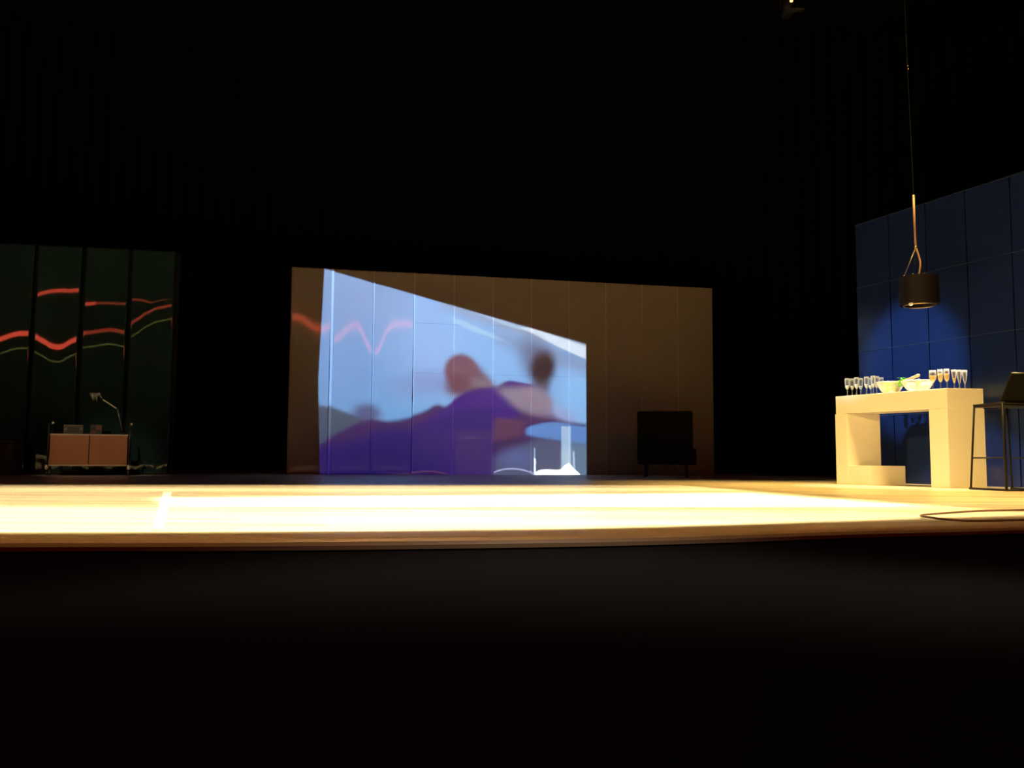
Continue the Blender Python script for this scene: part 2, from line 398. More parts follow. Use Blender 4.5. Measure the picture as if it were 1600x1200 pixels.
M = dict(
    boards=floor_wood(),
    nosing=principled('worn_edge_wood', (0.42, 0.30, 0.17), 0.45, noise=0.08, scale=2, stretch=(1, 3, 1)),
    black=principled('black_drape', (0.004, 0.004, 0.004), 0.9, spec=0.1, noise=0.3, scale=3, stretch=(6, 6, .3)),
    fascia=principled('black_painted_board', (0.020, 0.017, 0.015), 0.7, spec=0.2, noise=0.25, scale=2),
    cream=principled('cream_plastic_sheet', (0.47, 0.43, 0.38), 0.16, spec=0.35, noise=0.03, scale=2, stretch=(1, 1, 4)),
    creamseam=principled('pale_joint_strip', (0.66, 0.61, 0.55), 0.35),
    green=principled('dark_green_plastic_sheet', (0.020, 0.046, 0.050), 0.02, spec=0.5, noise=0.15, scale=2),
    blue=principled('deep_blue_plastic_sheet', (0.012, 0.024, 0.100), 0.14, spec=0.45, noise=0.12, scale=1.5),
    bluejoint=principled('blue_joint_edge', (0.03, 0.05, 0.10), 0.3),
    batten=principled('black_batten', (0.006, 0.006, 0.007), 0.7, spec=0.2),
    barwhite=principled('white_painted_board', (0.82, 0.80, 0.75), 0.45, noise=0.03, scale=5),
    overlap_strip=principled('painted_pool_overlap', (0.92, 0.92, 0.90), 0.5, noise=0.03, scale=9),
    glint_paint=principled('painted_metal_glint', (0.95, 0.86, 0.66), 0.35, spec=0.8),  # pale non-metal colour painting the lit floor's glints on polished parts
    cable=principled('brown_black_rubber', (0.16, 0.085, 0.045), 0.3),
    redbrown=principled('red_brown_metal_front', (0.44, 0.18, 0.08), 0.4, noise=0.08, scale=4),
    chrome=principled('polished_metal', (0.95, 0.88, 0.76), 0.30, metal=0.35),
    creamgloss=principled('cream_gloss_sheet', (0.47, 0.43, 0.38), 0.055, spec=0.45, noise=0.03, scale=2, stretch=(1, 1, 4)),
    stoolblack=principled('black_stool_metal', (0.005, 0.0035, 0.0025), 0.5, spec=0.2),
    darkmetal=principled('black_metal', (0.02, 0.018, 0.016), 0.4, noise=0.1, scale=12),
    darkbox=principled('charcoal_plastic', (0.05, 0.045, 0.04), 0.5, noise=0.15, scale=20),
    fabric=principled('black_upholstery', (0.006, 0.006, 0.006), 0.85, spec=0.15, noise=0.3, scale=40, bump=0.2),
    paleedge=principled('pale_wood_edge', (0.62, 0.50, 0.34), 0.4, noise=0.1, scale=10),
    card=principled('red_brown_card', (0.16, 0.07, 0.05), 0.7, noise=0.4, scale=14),
    cardblue=principled('slate_card', (0.04, 0.048, 0.055), 0.7, noise=0.3, scale=14),
    greymetal=principled('dull_grey_metal', (0.34, 0.31, 0.26), 0.35, metal=0.6),
    copper=principled('copper_tube', (0.85, 0.50, 0.32), 0.4, metal=0.25, noise=0.15, scale=10),
    brass=principled('brass_ring', (0.85, 0.62, 0.35), 0.25, metal=0.9),
    shade=principled('black_lamp_shade', (0.006, 0.005, 0.0045), 0.5, spec=0.3),
    glass=see_through('clear_glass', (0.97, 0.97, 0.96), (0.75, 0.72, 0.66), 0.965),
    milk=see_through('milky_glass', (1.0, 0.98, 0.92), (0.95, 0.94, 0.90), 0.70, 0.25),
    wine=see_through('golden_wine', (1.0, 0.88, 0.58), (0.97, 0.84, 0.56), 0.50, 0.1),
    fizz=see_through('pale_sparkling_wine', (1.0, 0.97, 0.82), (0.97, 0.95, 0.88), 0.22, 0.1),
    lemon=principled('lemon_peel', (0.93, 0.70, 0.04), 0.4, noise=0.1, scale=60, bump=0.2),
    lime=principled('pale_lime_peel', (0.66, 0.80, 0.20), 0.4, noise=0.15, scale=50, bump=0.2),
    bottle=principled('green_bottle_glass', (0.16, 0.50, 0.04), 0.12, spec=0.6),
    foil=principled('copper_foil', (0.90, 0.42, 0.24), 0.35, metal=0.3, noise=0.2, scale=40),
    leaf=principled('green_leaf', (0.22, 0.62, 0.05), 0.5, noise=0.2, scale=30),
    rope=principled('black_rope', (0.010, 0.010, 0.010), 0.7, noise=0.3, scale=30),
)


def emitter(name, color, strength):
    m = bpy.data.materials.new(name)
    m.use_nodes = True
    b = m.node_tree.nodes['Principled BSDF']
    b.inputs['Emission Color'].default_value = (*color, 1)
    b.inputs['Emission Strength'].default_value = strength
    return m


M['bulb'] = emitter('lit_bulb', (1.0, 0.72, 0.36), 2.0)
M['lens'] = emitter('lit_lens', (1.0, 0.66, 0.25), 1.6)


# ------------------------------------------------------------------ mesh helpers
def link(name, bm, mat, parent=None, smooth=False, loc=None):
    me = bpy.data.meshes.new(name)
    bmesh.ops.recalc_face_normals(bm, faces=bm.faces)
    bm.to_mesh(me)
    bm.free()
    me.materials.append(mat)
    if smooth:
        for p in me.polygons:
            p.use_smooth = True
    o = bpy.data.objects.new(name, me)
    COL.objects.link(o)
    if parent:
        o.parent = parent
    if loc:
        o.location = loc
    return o


def thing(name, label, cat, loc=(0, 0, 0), rot=0.0, group=None):
    o = bpy.data.objects.new(name, None)
    o.empty_display_size = 0.1
    COL.objects.link(o)
    o.location = loc
    o.rotation_euler = (0, 0, rot)
    tag(o, label, cat, group)
    return o


def tag(o, label, cat, group=None):
    o['label'] = label
    o['category'] = cat
    if group:
        o['group'] = group
    return o


def struct(o):
    o['kind'] = 'structure'
    return o


def dup(root, label=None, loc=None, group=None):
    r = root.copy()
    COL.objects.link(r)
    if label:
        r['label'] = label
    if loc:
        r.location = loc
    if group:
        r['group'] = group
    for ch in list(root.children):
        c = ch.copy()
        COL.objects.link(c)
        c.parent = r
        for gch in list(ch.children):
            d = gch.copy()
            COL.objects.link(d)
            d.parent = c
    return r


def box(bm, x0, x1, y0, y1, z0, z1, bevel=0.0):
    n = bmesh.new()
    v = [n.verts.new((x, y, z)) for z in (z0, z1) for y in (y0, y1) for x in (x0, x1)]
    for f in ((0, 1, 3, 2), (4, 5, 7, 6), (0, 1, 5, 4), (2, 3, 7, 6), (0, 2, 6, 4), (1, 3, 7, 5)):
        n.faces.new([v[i] for i in f])
    if bevel:
        bmesh.ops.bevel(n, geom=n.edges[:], offset=bevel, segments=2, profile=0.6, affect='EDGES')
    tmp = bpy.data.meshes.new('tmp')
    n.to_mesh(tmp)
    n.free()
    bm.from_mesh(tmp)
    bpy.data.meshes.remove(tmp)
    return bm


def boxed(*a, **k):
    return box(bmesh.new(), *a, **k)


def prism(pts, z0, z1, bevel=0.0):
    """Vertical prism over a plan polygon."""
    bm = bmesh.new()
    lo = [bm.verts.new((x, y, z0)) for x, y in pts]
    hi = [bm.verts.new((x, y, z1)) for x, y in pts]
    n = len(pts)
    bm.faces.new(lo)
    bm.faces.new(hi)
    for i in range(n):
        bm.faces.new((lo[i], lo[(i + 1) % n], hi[(i + 1) % n], hi[i]))
    bmesh.ops.recalc_face_normals(bm, faces=bm.faces)
    if bevel:
        bmesh.ops.bevel(bm, geom=bm.edges[:], offset=bevel, segments=2, profile=0.6, affect='EDGES')
    return bm


def tube(pts, r, seg=8, bm=None, cap=True):
    bm = bm or bmesh.new()
    pts = [Vector(p) for p in pts]
    rs = r if isinstance(r, (list, tuple)) else [r] * len(pts)
    rings = []
    up = Vector((0.013, 0.027, 1))
    for i, p in enumerate(pts):
        d = (pts[min(i + 1, len(pts) - 1)] - pts[max(i - 1, 0)]).normalized()
        if abs(d.dot(up.normalized())) > 0.98:
            up = Vector((1, 0.03, 0.02))
        a = d.cross(up).normalized()
        b = d.cross(a).normalized()
        rings.append([bm.verts.new(p + rs[i] * (math.cos(2 * PI * k / seg) * a + math.sin(2 * PI * k / seg) * b)) for k in range(seg)])
    for i in range(len(rings) - 1):
        for k in range(seg):
            bm.faces.new((rings[i][k], rings[i][(k + 1) % seg], rings[i + 1][(k + 1) % seg], rings[i + 1][k]))
    if cap:
        bm.faces.new(rings[0][::-1])
        bm.faces.new(rings[-1])
    return bm


def smooth_path(pts, n=8):
    """Catmull-Rom through the points."""
    P = [Vector(p) for p in pts]
    P = [2 * P[0] - P[1]] + P + [2 * P[-1] - P[-2]]
    out = []
    for i in range(1, len(P) - 2):
        a, b, c, d = P[i - 1:i + 3]
        for k in range(n):
            t = k / n
            out.append(0.5 * ((2 * b) + (c - a) * t + (2 * a - 5 * b + 4 * c - d) * t * t + (3 * b - a - 3 * c + d) * t ** 3))
    out.append(P[-2])
    return out


def lathe(profile, seg=20, bm=None, center=(0, 0, 0)):
    bm = bm or bmesh.new()
    rings = []
    for r, z in profile:
        if r < 1e-6:
            rings.append([bm.verts.new((center[0], center[1], center[2] + z))])
        else:
            rings.append([bm.verts.new((center[0] + r * math.cos(2 * PI * k / seg), center[1] + r * math.sin(2 * PI * k / seg), center[2] + z)) for k in range(seg)])
    for a, b in zip(rings, rings[1:]):
        for k in range(seg):
            q = [a[k % len(a)], a[(k + 1) % len(a)], b[(k + 1) % len(b)], b[k % len(b)]]
            q = list(dict.fromkeys(q))
            if len(q) > 2:
                bm.faces.new(q)
    return bm


def ball(c, r, bm=None, seg=12, squash=1.0):
    prof = [(r * math.sin(PI * i / 8), -r * squash * math.cos(PI * i / 8)) for i in range(9)]
    prof[0], prof[-1] = (0, prof[0][1]), (0, prof[-1][1])
    return lathe(prof, seg, bm, c)


# ------------------------------------------------------------------ the house: stage floor, pit, black surroundings
EDGE = [(-12.0, 2.55), (-9.0, 2.58), (-6.0, 2.66), (-4.0, 2.72), (-2.4, 2.79), (-1.61, 2.86), (-0.73, 2.95), (0.23, 3.14), (0.80, 3.33),
        (1.31, 3.55), (2.15, 3.84), (2.91, 4.15), (4.0, 4.65), (6.0, 5.7), (9.0, 7.4), (10.0, 8.0)]
EDGE = [(p.x, p.y) for p in smooth_path([(x, y, 0) for x, y in EDGE], 4)]


def edge_y(x):
    for (a, b), (c, d) in zip(EDGE, EDGE[1:]):
        if a <= x <= c:
            return b + (d - b) * (x - a) / (c - a)
    return EDGE[0][1] if x < EDGE[0][0] else EDGE[-1][1]


BACKY = 18.0
# solid stage under the boards
deck = struct(link('floor', prism([(x, y + 0.07) for x, y in EDGE] + [(10.0, BACKY), (-12.0, BACKY)], -0.20, -0.025), M['fascia']))
# boards, each a separate plank in one layer
bm = bmesh.new()
W = 0.092
y = 2.6
row = 0
verts, faces = [], []
while y < BACKY - 0.1:
    x = -12.0 + random.uniform(0, 1.2)
    xs = [-12.0]
    while x < 10.0:
        xs.append(x)
        x += random.uniform(1.4, 2.2)
    xs.append(10.0)
    for a, b in zip(xs, xs[1:]):
        # clip against the curved front edge (it recedes to the right)
        lim = b
        while lim > a and edge_y(lim) + 0.17 > y:
            lim -= 0.05
        if lim - a < 0.05:
            continue
        zt = random.uniform(-0.0008, 0.0)
        k = len(verts)
        x0, x1, y0, y1 = a + 0.001, lim - 0.001, y + 0.001, y + W - 0.001
        verts += [(x0, y0, -0.024), (x1, y0, -0.024), (x1, y1, -0.024), (x0, y1, -0.024), (x0, y0, zt), (x1, y0, zt), (x1, y1, zt), (x0, y1, zt)]
        faces += [tuple(k + i for i in f) for f in ((4, 5, 6, 7), (0, 1, 5, 4), (1, 2, 6, 5), (2, 3, 7, 6), (3, 0, 4, 7))]
    y += W
me = bpy.data.meshes.new('floor_boards')
me.from_pydata(verts, [], faces)
me.materials.append(M['boards'])
fb = bpy.data.objects.new('floor_boards', me)
COL.objects.link(fb)
fb.parent = deck
fb['kind'] = 'stuff'

# front border board with a rounded nose
prof = [(0.26, -0.03), (0.26, 0.0), (0.03, 0.0), (0.012, -0.005), (0.003, -0.014), (0.0, -0.026), (0.006, -0.04), (0.02, -0.045)]
bm = bmesh.new()
rings = []
for i, (x, y) in enumerate(EDGE):
    a, b = EDGE[max(i - 1, 0)], EDGE[min(i + 1, len(EDGE) - 1)]
    t = Vector((b[0] - a[0], b[1] - a[1])).normalized()
    nrm = Vector((-t.y, t.x))
    rings.append([bm.verts.new((x + nrm.x * d, y + nrm.y * d, z)) for d, z in prof])
for a, b in zip(rings, rings[1:]):
    for k in range(len(prof)):
        bm.faces.new((a[k], b[k], b[(k + 1) % len(prof)], a[(k + 1) % len(prof)]))
bm.faces.new(rings[0])
bm.faces.new(rings[-1])
struct(link('trim_1', bm, M['nosing'], smooth=False))

# black front of the stage, down to the house floor
bm = bmesh.new()
rows = [(0.03, -0.04), (0.03, -1.1)]
R = [[bm.verts.new((x, y + d, z)) for x, y in EDGE] for d, z in ((0.03, -0.03), (0.03, -1.1), (0.08, -1.1), (0.08, -0.03))]
for i in range(4):
    for k in range(len(EDGE) - 1):
        bm.faces.new((R[i][k], R[i][k + 1], R[(i + 1) % 4][k + 1], R[(i + 1) % 4][k]))
struct(link('wall_front', bm, M['fascia']))
struct(link('floor_house', boxed(-14, 14, -9, 7.9, -1.2, -1.1), M['fascia']))
struct(link('ceiling', boxed(-14, 14, -9, BACKY + 0.2, 9.0, 9.1), M['black']))


def drape(name, p, q, z0, z1, depth=0.10, period=0.34):
    """A hanging cloth with soft folds."""
    bm = bmesh.new()
    p, q = Vector(p), Vector(q)
    L = (q - p).length
    d = (q - p) / L
    nrm = Vector((-d.y, d.x))
    n = int(L / period * 6)
    lo, hi = [], []
    for i in range(n + 1):
        s = L * i / n
        w = depth * 0.5 * math.sin(2 * PI * s / period + 0.6 * math.sin(s * 1.3))
        c = p + d * s + nrm * w
        lo.append(bm.verts.new((c.x, c.y, z0)))
        hi.append(bm.verts.new((c.x, c.y, z1)))
    for i in range(n):
        bm.faces.new((lo[i], lo[i + 1], hi[i + 1], hi[i]))
    return struct(link(name, bm, M['black'], smooth=True))


drape('wall_back', (-11.9, BACKY - 0.2), (9.9, BACKY - 0.2), 0.0, 9.0)
drape('wall_left', (-11.8, 3.0), (-11.8, BACKY), 0.0, 9.0)
drape('wall_right', (9.8, BACKY), (9.8, 8.0), 0.0, 9.0)

# ------------------------------------------------------------------ the three panelled stage walls
WH = 3.3
TIER = WH / 4


def wall_panel_mesh(name, w, h, mat):
    me = bpy.data.meshes.new(name)
    bm = boxed(0, w, 0, 0.012, 0, h, bevel=0.0008)
    bm.to_mesh(me)
    bm.free()
    me.materials.append(mat)
    return me


def bent_panel(u0, u1, h0, h1, bend, mat, parent, nu=20, nh=90):
    """One glossy sheet; bend(u, h) is its displacement towards the audience."""
    bm = bmesh.new()
    V = [[bm.verts.new((u0 + (u1 - u0) * i / nu, -bend(u0 + (u1 - u0) * i / nu, h0 + (h1 - h0) * j / nh), h0 + (h1 - h0) * j / nh))
          for i in range(nu + 1)] for j in range(nh + 1)]
    for j in range(nh):
        for i in range(nu):
            bm.faces.new((V[j][i], V[j][i + 1], V[j + 1][i + 1], V[j + 1][i]))
    o = link('panel', bm, mat, parent, smooth=True)
    sol = o.modifiers.new('thickness', 'SOLIDIFY')
    sol.thickness = 0.006
    sol.offset = -1.0
    return o


def interp(tab, u, k):
    if u <= tab[0][0]:
        return tab[0][k]
    for a, b in zip(tab, tab[1:]):
        if u <= b[0]:
            t = (u - a[0]) / (b[0] - a[0])
            t = t * t * (3 - 2 * t) * 0.4 + t * 0.6
            return a[k] + (b[k] - a[k]) * t
    return tab[-1][k]


def make_bend(A, B=None, h_top=WH, h_from=0.0, curl=None, ref=True):
    """Integrates the sheet's lean over height; A and B list (u, height, lean)."""
    cache = {}

    def lean(u, h):
        ha, da = interp(A, u, 1), interp(A, u, 2)
        if B:
            hb, db = interp(B, u, 1), interp(B, u, 2)
            f = min(1, max(0, (h - ha - 0.03) / max(0.05, hb - ha - 0.06)))
            v = da + (db - da) * f
        else:
            v = da
        if h < ha - 0.4:                                # flattens out lower down
            v *= max(0.0, 1 - (ha - 0.4 - h) / 0.9)
        if h > 2.75:
            v *= max(0.0, 1 - (h - 2.75) / 0.5)
        if curl:
            v += curl(u, h)
        return v

    def bend(u, h):
        key = round(u, 4)
        if key not in cache:
            n = 330
            acc = [0.0]
            for i in range(n):
                acc.append(acc[-1] - lean(u, h_from + (h_top - h_from) * (i + 0.5) / n) * (h_top - h_from) / n)
            if ref:                                     # the sheet turns about the mirrored line
                t0 = (interp(A, u, 1) - h_from) / (h_top - h_from) * n
                a0 = acc[min(n, max(0, int(round(t0))))]
                acc = [v - a0 for v in acc]
            cache[key] = acc
        acc = cache[key]
        t = (h - h_from) / (h_top - h_from) * (len(acc) - 1)
        i = min(len(acc) - 2, max(0, int(t)))
        return acc[i] + (acc[i + 1] - acc[i]) * (t - i)
    return bend


# --- cream wall with the projection
cw = thing('panelled_stage_wall', 'cream panelled stage wall that carries the projected blue and purple film', 'stage wall',
           (CW_Q[0], CW_Q[1], 0), CW_ANG)
PW = CW_L / 11
SQ = [[(0.16, 2.49, -0.0327), (0.221, 2.43, -0.0295), (0.364, 2.333, -0.0242), (0.514, 2.318, -0.0236), (0.654, 2.385, -0.0275)],
      [(0.679, 2.148, -0.0143), (0.769, 2.203, -0.0175), (0.867, 2.331, -0.0247), (0.998, 2.409, -0.0291), (1.09, 2.371, -0.0271), (1.155, 2.227, -0.0193), (1.23, 2.052, -0.0098), (1.323, 2.003, -0.0072)],
      [(1.355, 1.963, -0.005), (1.425, 2.049, -0.0098), (1.473, 2.26, -0.0215), (1.543, 2.378, -0.028), (1.635, 2.455, -0.0324)]]
pm = wall_panel_mesh('panel', PW - 0.002, TIER - 0.001, M['cream'])
for i in range(11):
    if i < 3:                                       # the first three strips are single slightly bent sheets
        bend = make_bend(SQ[i])
        mid = max(bend(PW * (i + k / 8), WH * j / 20) for k in range(9) for j in range(21))
        bent_panel(PW * i + 0.001, PW * (i + 1) - 0.001, 0.002, WH, lambda u, h, b=bend, m0=mid: b(u, h) - m0, M['creamgloss'], cw, 22, 110)
        continue
    for j in range(4):
        o = bpy.data.objects.new('panel', pm)
        COL.objects.link(o)
        o.parent = cw
        o.location = (PW * i + 0.001, 0, TIER * j + 0.0005)
        o.rotation_euler = (random.uniform(-.0012, .0012), 0, 0)
for i in range(1, 11):
    w = 0.03 if i == 1 else 0.011
    link('joint_strip', boxed(PW * i - w, PW * i + w * 0.4, -0.012, 0.0, 0.0, WH, bevel=0.002), M['creamseam'], cw)
for i in range(12):
    link('batten', boxed(max(0.0, PW * i - 0.03), min(CW_L, PW * i + 0.03), 0.045, 0.085, 0.0, WH - 0.01), M['batten'], cw)
for z in (0.03, 1.6, 3.2):
    link('rail', boxed(0, CW_L, 0.085, 0.12, z, z + 0.06), M['batten'], cw)

# --- dark green wall on the left
GQ, GANG = ((-7.364, 12.654), 0.178)
TA = {1: [(0.069, 1.913, 0.0154), (0.152, 1.948, 0.0132), (0.234, 1.983, 0.011), (0.318, 2.004, 0.0096), (0.47, 2.009, 0.0091)],
      2: [(0.514, 1.973, 0.0111), (0.619, 1.911, 0.0147), (0.751, 1.832, 0.0193), (0.838, 1.816, 0.0201), (0.897, 1.827, 0.0194), (1.006, 1.904, 0.0145), (1.116, 1.954, 0.0114)],
      3: [(1.164, 2.03, 0.0067), (1.302, 2.053, 0.0051), (1.432, 2.081, 0.0033), (1.518, 2.098, 0.0022), (1.606, 2.091, 0.0024), (1.766, 2.059, 0.0042)],
      4: [(1.805, 2.192, -0.0039), (1.908, 2.261, -0.0082), (2.037, 2.37, -0.0148), (2.168, 2.441, -0.0192), (2.256, 2.464, -0.0206), (2.39, 2.497, -0.0228)]}
TB = {2: [(0.487, 2.547, 0.0085), (0.613, 2.604, 0.0049), (0.757, 2.637, 0.0026), (0.886, 2.657, 0.0012), (1.111, 2.666, 0.0003)],
      3: [(1.172, 2.461, 0.0123), (1.432, 2.485, 0.0104), (1.723, 2.482, 0.0101)],
      4: [(1.79, 2.551, 0.0059), (1.897, 2.55, 0.0057), (1.986, 2.539, 0.0062), (2.076, 2.504, 0.0081), (2.166, 2.498, 0.0083), (2.272, 2.54, 0.0056), (2.389, 2.516, 0.0068)]}
gw = thing('panelled_stage_wall', 'dark green glossy panelled stage wall mirroring red lines, behind the red-brown cabinet', 'stage wall',
           (GQ[0], GQ[1], 0), GANG)
GP = 0.6465
GB = [0.487 + GP * k - GP for k in range(-4, 5)]


def flat_tab(k):
    return [(GB[k], 2.0, 0.012 + 0.006 * math.sin(k * 2.1)), (GB[k] + GP, 2.0, 0.010 + 0.006 * math.cos(k * 1.7))]


for k in range(8):
    u0, u1 = GB[k] + 0.024, GB[k] + GP - 0.024
    n = k - 4 + 1          # 1 is the first sheet whole or part in the picture
    A = TA.get(n) or flat_tab(k)
    Bt = TB.get(n)
    curl = None
    if n in (0, 1, 2):
        lim = (0.33, 0.48) if n == 1 else (0.50, 0.82)
        curl = lambda u, h, lim=lim: (-0.022 * math.exp(-((h - 0.26 + (u - 0.5) * 0.2) / 0.08) ** 2) * max(0.0, min(1.0, (u - lim[0]) / 0.08 + 0.3)) * max(0.0, min(1.0, (lim[1] - u) / 0.08))
                                      - 0.012 * math.exp(-((h - 0.09) / 0.05) ** 2) * (0.5 + 0.5 * math.cos((u - 0.7) * 2 * PI / 0.3)) * (u > 0.72))
    else:
        curl = lambda u, h, u0=u0: -0.012 * math.exp(-((h - 0.09) / 0.05) ** 2) * (0.5 + 0.5 * math.cos((u - u0) * 2 * PI / 0.3))
    b = make_bend(A, Bt, curl=curl)
    mid = b((u0 + u1) / 2, 1.6)
    kick = {1: (0.33, 0.47), 2: (0.511, 0.80)}.get(n)      # lower corner bent back beside the joint
    if kick:
        b0 = b
        b = lambda u, h, b0=b0, kk=kick: b0(u, h) - 0.085 * (min(max(u, kk[0]), kk[1]) - kk[0]) * min(1.0, max(0.0, (1.2 - h) / 0.7))
    bent_panel(u0, u1, 0.01, WH, lambda u, h, b=b, m0=mid: b(u, h) - m0, M['green'], gw, 24, 110)
for k in range(9):
    link('batten', boxed(GB[k] - 0.03, GB[k] + 0.03, 0.07, 0.11, 0.0, WH - 0.02), M['batten'], gw)
for z in (0.03, 1.6, 3.2):
    link('rail', boxed(GB[0], GB[8], 0.11, 0.14, z, z + 0.06), M['batten'], gw)

# --- blue wall on the right
BQ, BANG = ((4.427, 11.385), -1.1732)
bw = thing('panelled_stage_wall', 'deep blue glossy panelled stage wall behind the white bar', 'stage wall', (BQ[0], BQ[1], 0), BANG)
BP = 0.555
pmb = wall_panel_mesh('panel', BP - 0.012, TIER - 0.005, M['blue'])
for i in range(8):
    for j in range(4):
        o = bpy.data.objects.new('panel', pmb)
        COL.objects.link(o)
        o.parent = bw
        o.location = (BP * i + 0.006, 0, TIER * j + 0.0025)
        o.rotation_euler = (random.uniform(-.006, .006), 0, random.uniform(-.008, .008))
for i in range(9):
    link('batten', boxed(max(0.0, BP * i - 0.03), BP * i + 0.03, 0.035, 0.075, 0.0, WH - 0.01), M['batten'], bw)
for z in (0.03, 1.6, 3.2):
    link('rail', boxed(0, BP * 8, 0.075, 0.11, z, z + 0.06), M['batten'], bw)
for j in range(1, 5):
    link('joint_strip', boxed(0, BP * 8, -0.008, 0.0, TIER * j - 0.005, TIER * j + 0.003), M['bluejoint'], bw)

# ------------------------------------------------------------------ the white bar
F, N, Bc = Vector((3.74, 10.33)), Vector((4.405, 9.05)), Vector((4.795, 9.09))
LONG, DEEP = N - F, Bc - N
BARH, SLAB = 1.005, 0.205


def barp(t, s):
    p = F + LONG * t + DEEP * s
    return (p.x, p.y)


def bar_block(name, t0, t1, z0, z1, out=0.0):
    o0, o1 = -out / LONG.length, 1 + out / LONG.length
    t0, t1 = (t0 + o0 if t0 == 0 else t0), (t1 - 1 + o1 if t1 == 1 else t1)
    s0, s1 = -out / DEEP.length, 1.0
    pts = [barp(t0, s0), barp(t1, s0), barp(t1, s1), barp(t0, s1)]
    pts = [(x - F.x, y - F.y) for x, y in pts]
    return link(name, prism(pts, z0, z1, bevel=0.004), M['barwhite'], bar)


bar = thing('bar_counter', 'white block bar counter holding glasses and bowls, in front of the blue wall', 'bar', (F.x, F.y, 0))
bar_block('worktop', 0, 1, BARH - SLAB, BARH)
l1 = bar_block('leg', 0, 0.112, 0, BARH - SLAB - 0.002, 0.006)
l2 = bar_block('leg', 0.855, 1, 0, BARH - SLAB - 0.002, 0.006)
bar_block('step', 0.112, 0.335, 0, 0.212, 0.0)

# ------------------------------------------------------------------ glasses on the bar
def lathe_shell(outer, th, seg=18):
    prof = outer + [(max(r - th, 0.0005), z + (0.0 if i < len(outer) - 1 else th)) for i, (r, z) in list(enumerate(outer))[::-1]]
    return lathe(prof, seg)


def glass(kind, label, t, s, drink=None, group='glasses on the white bar'):
    x, y = barp(t, s)
    g = thing('wine_glass' if kind == 'wine' else 'champagne_flute', label, 'glass', (x, y, BARH), random.uniform(0, 6), group)
    if kind == 'wine':
        bowl = [(0.006, 0.082), (0.022, 0.092), (0.034, 0.112), (0.0375, 0.135), (0.036, 0.165), (0.0325, 0.200)]
    elif kind == 'slim':
        bowl = [(0.005, 0.075), (0.014, 0.086), (0.0225, 0.105), (0.0265, 0.135), (0.0275, 0.17), (0.0265, 0.208)]
    else:
        bowl = [(0.005, 0.060), (0.010, 0.070), (0.016, 0.095), (0.021, 0.130), (0.0245, 0.165), (0.027, 0.195)]
    link('bowl', lathe_shell(bowl, 0.0016), M['glass'], g, smooth=True)
    zb = bowl[0][1]
    link('stem', lathe([(0.0, 0.006), (0.012, 0.008), (0.0055, 0.018), (0.0045, 0.04), (0.0055, zb), (0.0, zb + 0.004)], 10), M['glass'], g, smooth=True)
    rf = 0.034 if kind == 'wine' else 0.030
    link('foot', lathe([(0.0, 0.0), (rf, 0.0), (rf, 0.0025), (rf * 0.45, 0.006), (0.0, 0.009)], 18), M['glass'], g, smooth=True)
    if drink:
        top = drink[1]
        prof = [(0.0, bowl[0][1] + 0.003)]
        for (r0, z0), (r1, z1) in zip(bowl, bowl[1:]):
            if z1 <= top:
                prof.append((r1 - 0.002, z1))
            elif z0 < top:
                prof.append((r0 + (r1 - r0) * (top - z0) / (z1 - z0) - 0.002, top))
        prof.append((0.0, top))
        link('drink', lathe(prof, 16), M[drink[0]], g, smooth=True)
    return g


glass('slim', 'leftmost slim glass at the far left end of the bar', 0.023, 0.3, ('fizz', 0.125))
glass('slim', 'second slim glass from the left end of the bar', 0.006, 0.5, ('fizz', 0.125))
glass('slim', 'third slim glass from the left end of the bar, nearest the front edge', 0.126, 0.27, ('fizz', 0.13))
glass('slim', 'fourth slim glass from the left end of the bar, set further back', 0.054, 0.62, ('fizz', 0.12))
glass('slim', 'fifth slim glass from the left end of the bar', 0.194, 0.36, ('fizz', 0.125))
glass('slim', 'sixth slim glass from the left end of the bar, at the back', 0.113, 0.74, ('fizz', 0.12))
glass('slim', 'third slim glass to the left of the left bowl, nearest the front edge', 0.283, 0.28, ('fizz', 0.12))
glass('slim', 'slim glass just left of the rim of the left bowl', 0.24, 0.52, ('fizz', 0.12))
glass('slim', 'slim glass half hidden behind the left bowl', 0.155, 0.93, None)
glass('wine', 'wide wine glass of golden wine, right beside the right bowl', 0.839, 0.18, ('wine', 0.145))
glass('slim', 'narrow glass of golden wine, second of the row right of the bowls', 0.866, 0.3, ('wine', 0.165))
glass('slim', 'narrow glass of golden wine, third of the row right of the bowls', 0.909, 0.33, ('wine', 0.16))
glass('flute', 'tall flute with a little golden wine, fourth of the row right of the bowls', 0.942, 0.42, ('wine', 0.11))
glass('flute', 'empty flute, second from the right end of the bar', 0.937, 0.58, None)
glass('flute', 'rightmost empty flute, at the back right end of the bar', 0.929, 0.76, None)

# ------------------------------------------------------------------ bowls, fruit and bottle on the bar
def bowl_on_bar(label, t, s, r, h, foot):
    x, y = barp(t, s)
    b = thing('serving_bowl', label, 'bowl', (x, y, BARH), 0, 'bowls on the white bar')
    prof = [(foot, 0.0), (foot * 1.02, 0.008)]
    for i in range(1, 8):
        k = i / 7
        prof.append((foot + (r - foot) * (k ** 0.75), 0.008 + (h - 0.008) * (k ** 1.15)))
    pr = prof + [(rr - 0.006, z + 0.001) for rr, z in prof[::-1]] + [(0.0, 0.012)]
    link('bowl_body', lathe([(0.0, 0.0)] + pr, 28), M['milk'], b, smooth=True)
    rim = [(r - 0.003 + 0.005 * math.cos(a), h + 0.005 * math.sin(a)) for a in [2 * PI * k / 8 for k in range(9)]]
    link('rim', lathe(rim, 28), M['milk'], b, smooth=True)
    return Vector((x, y, BARH))


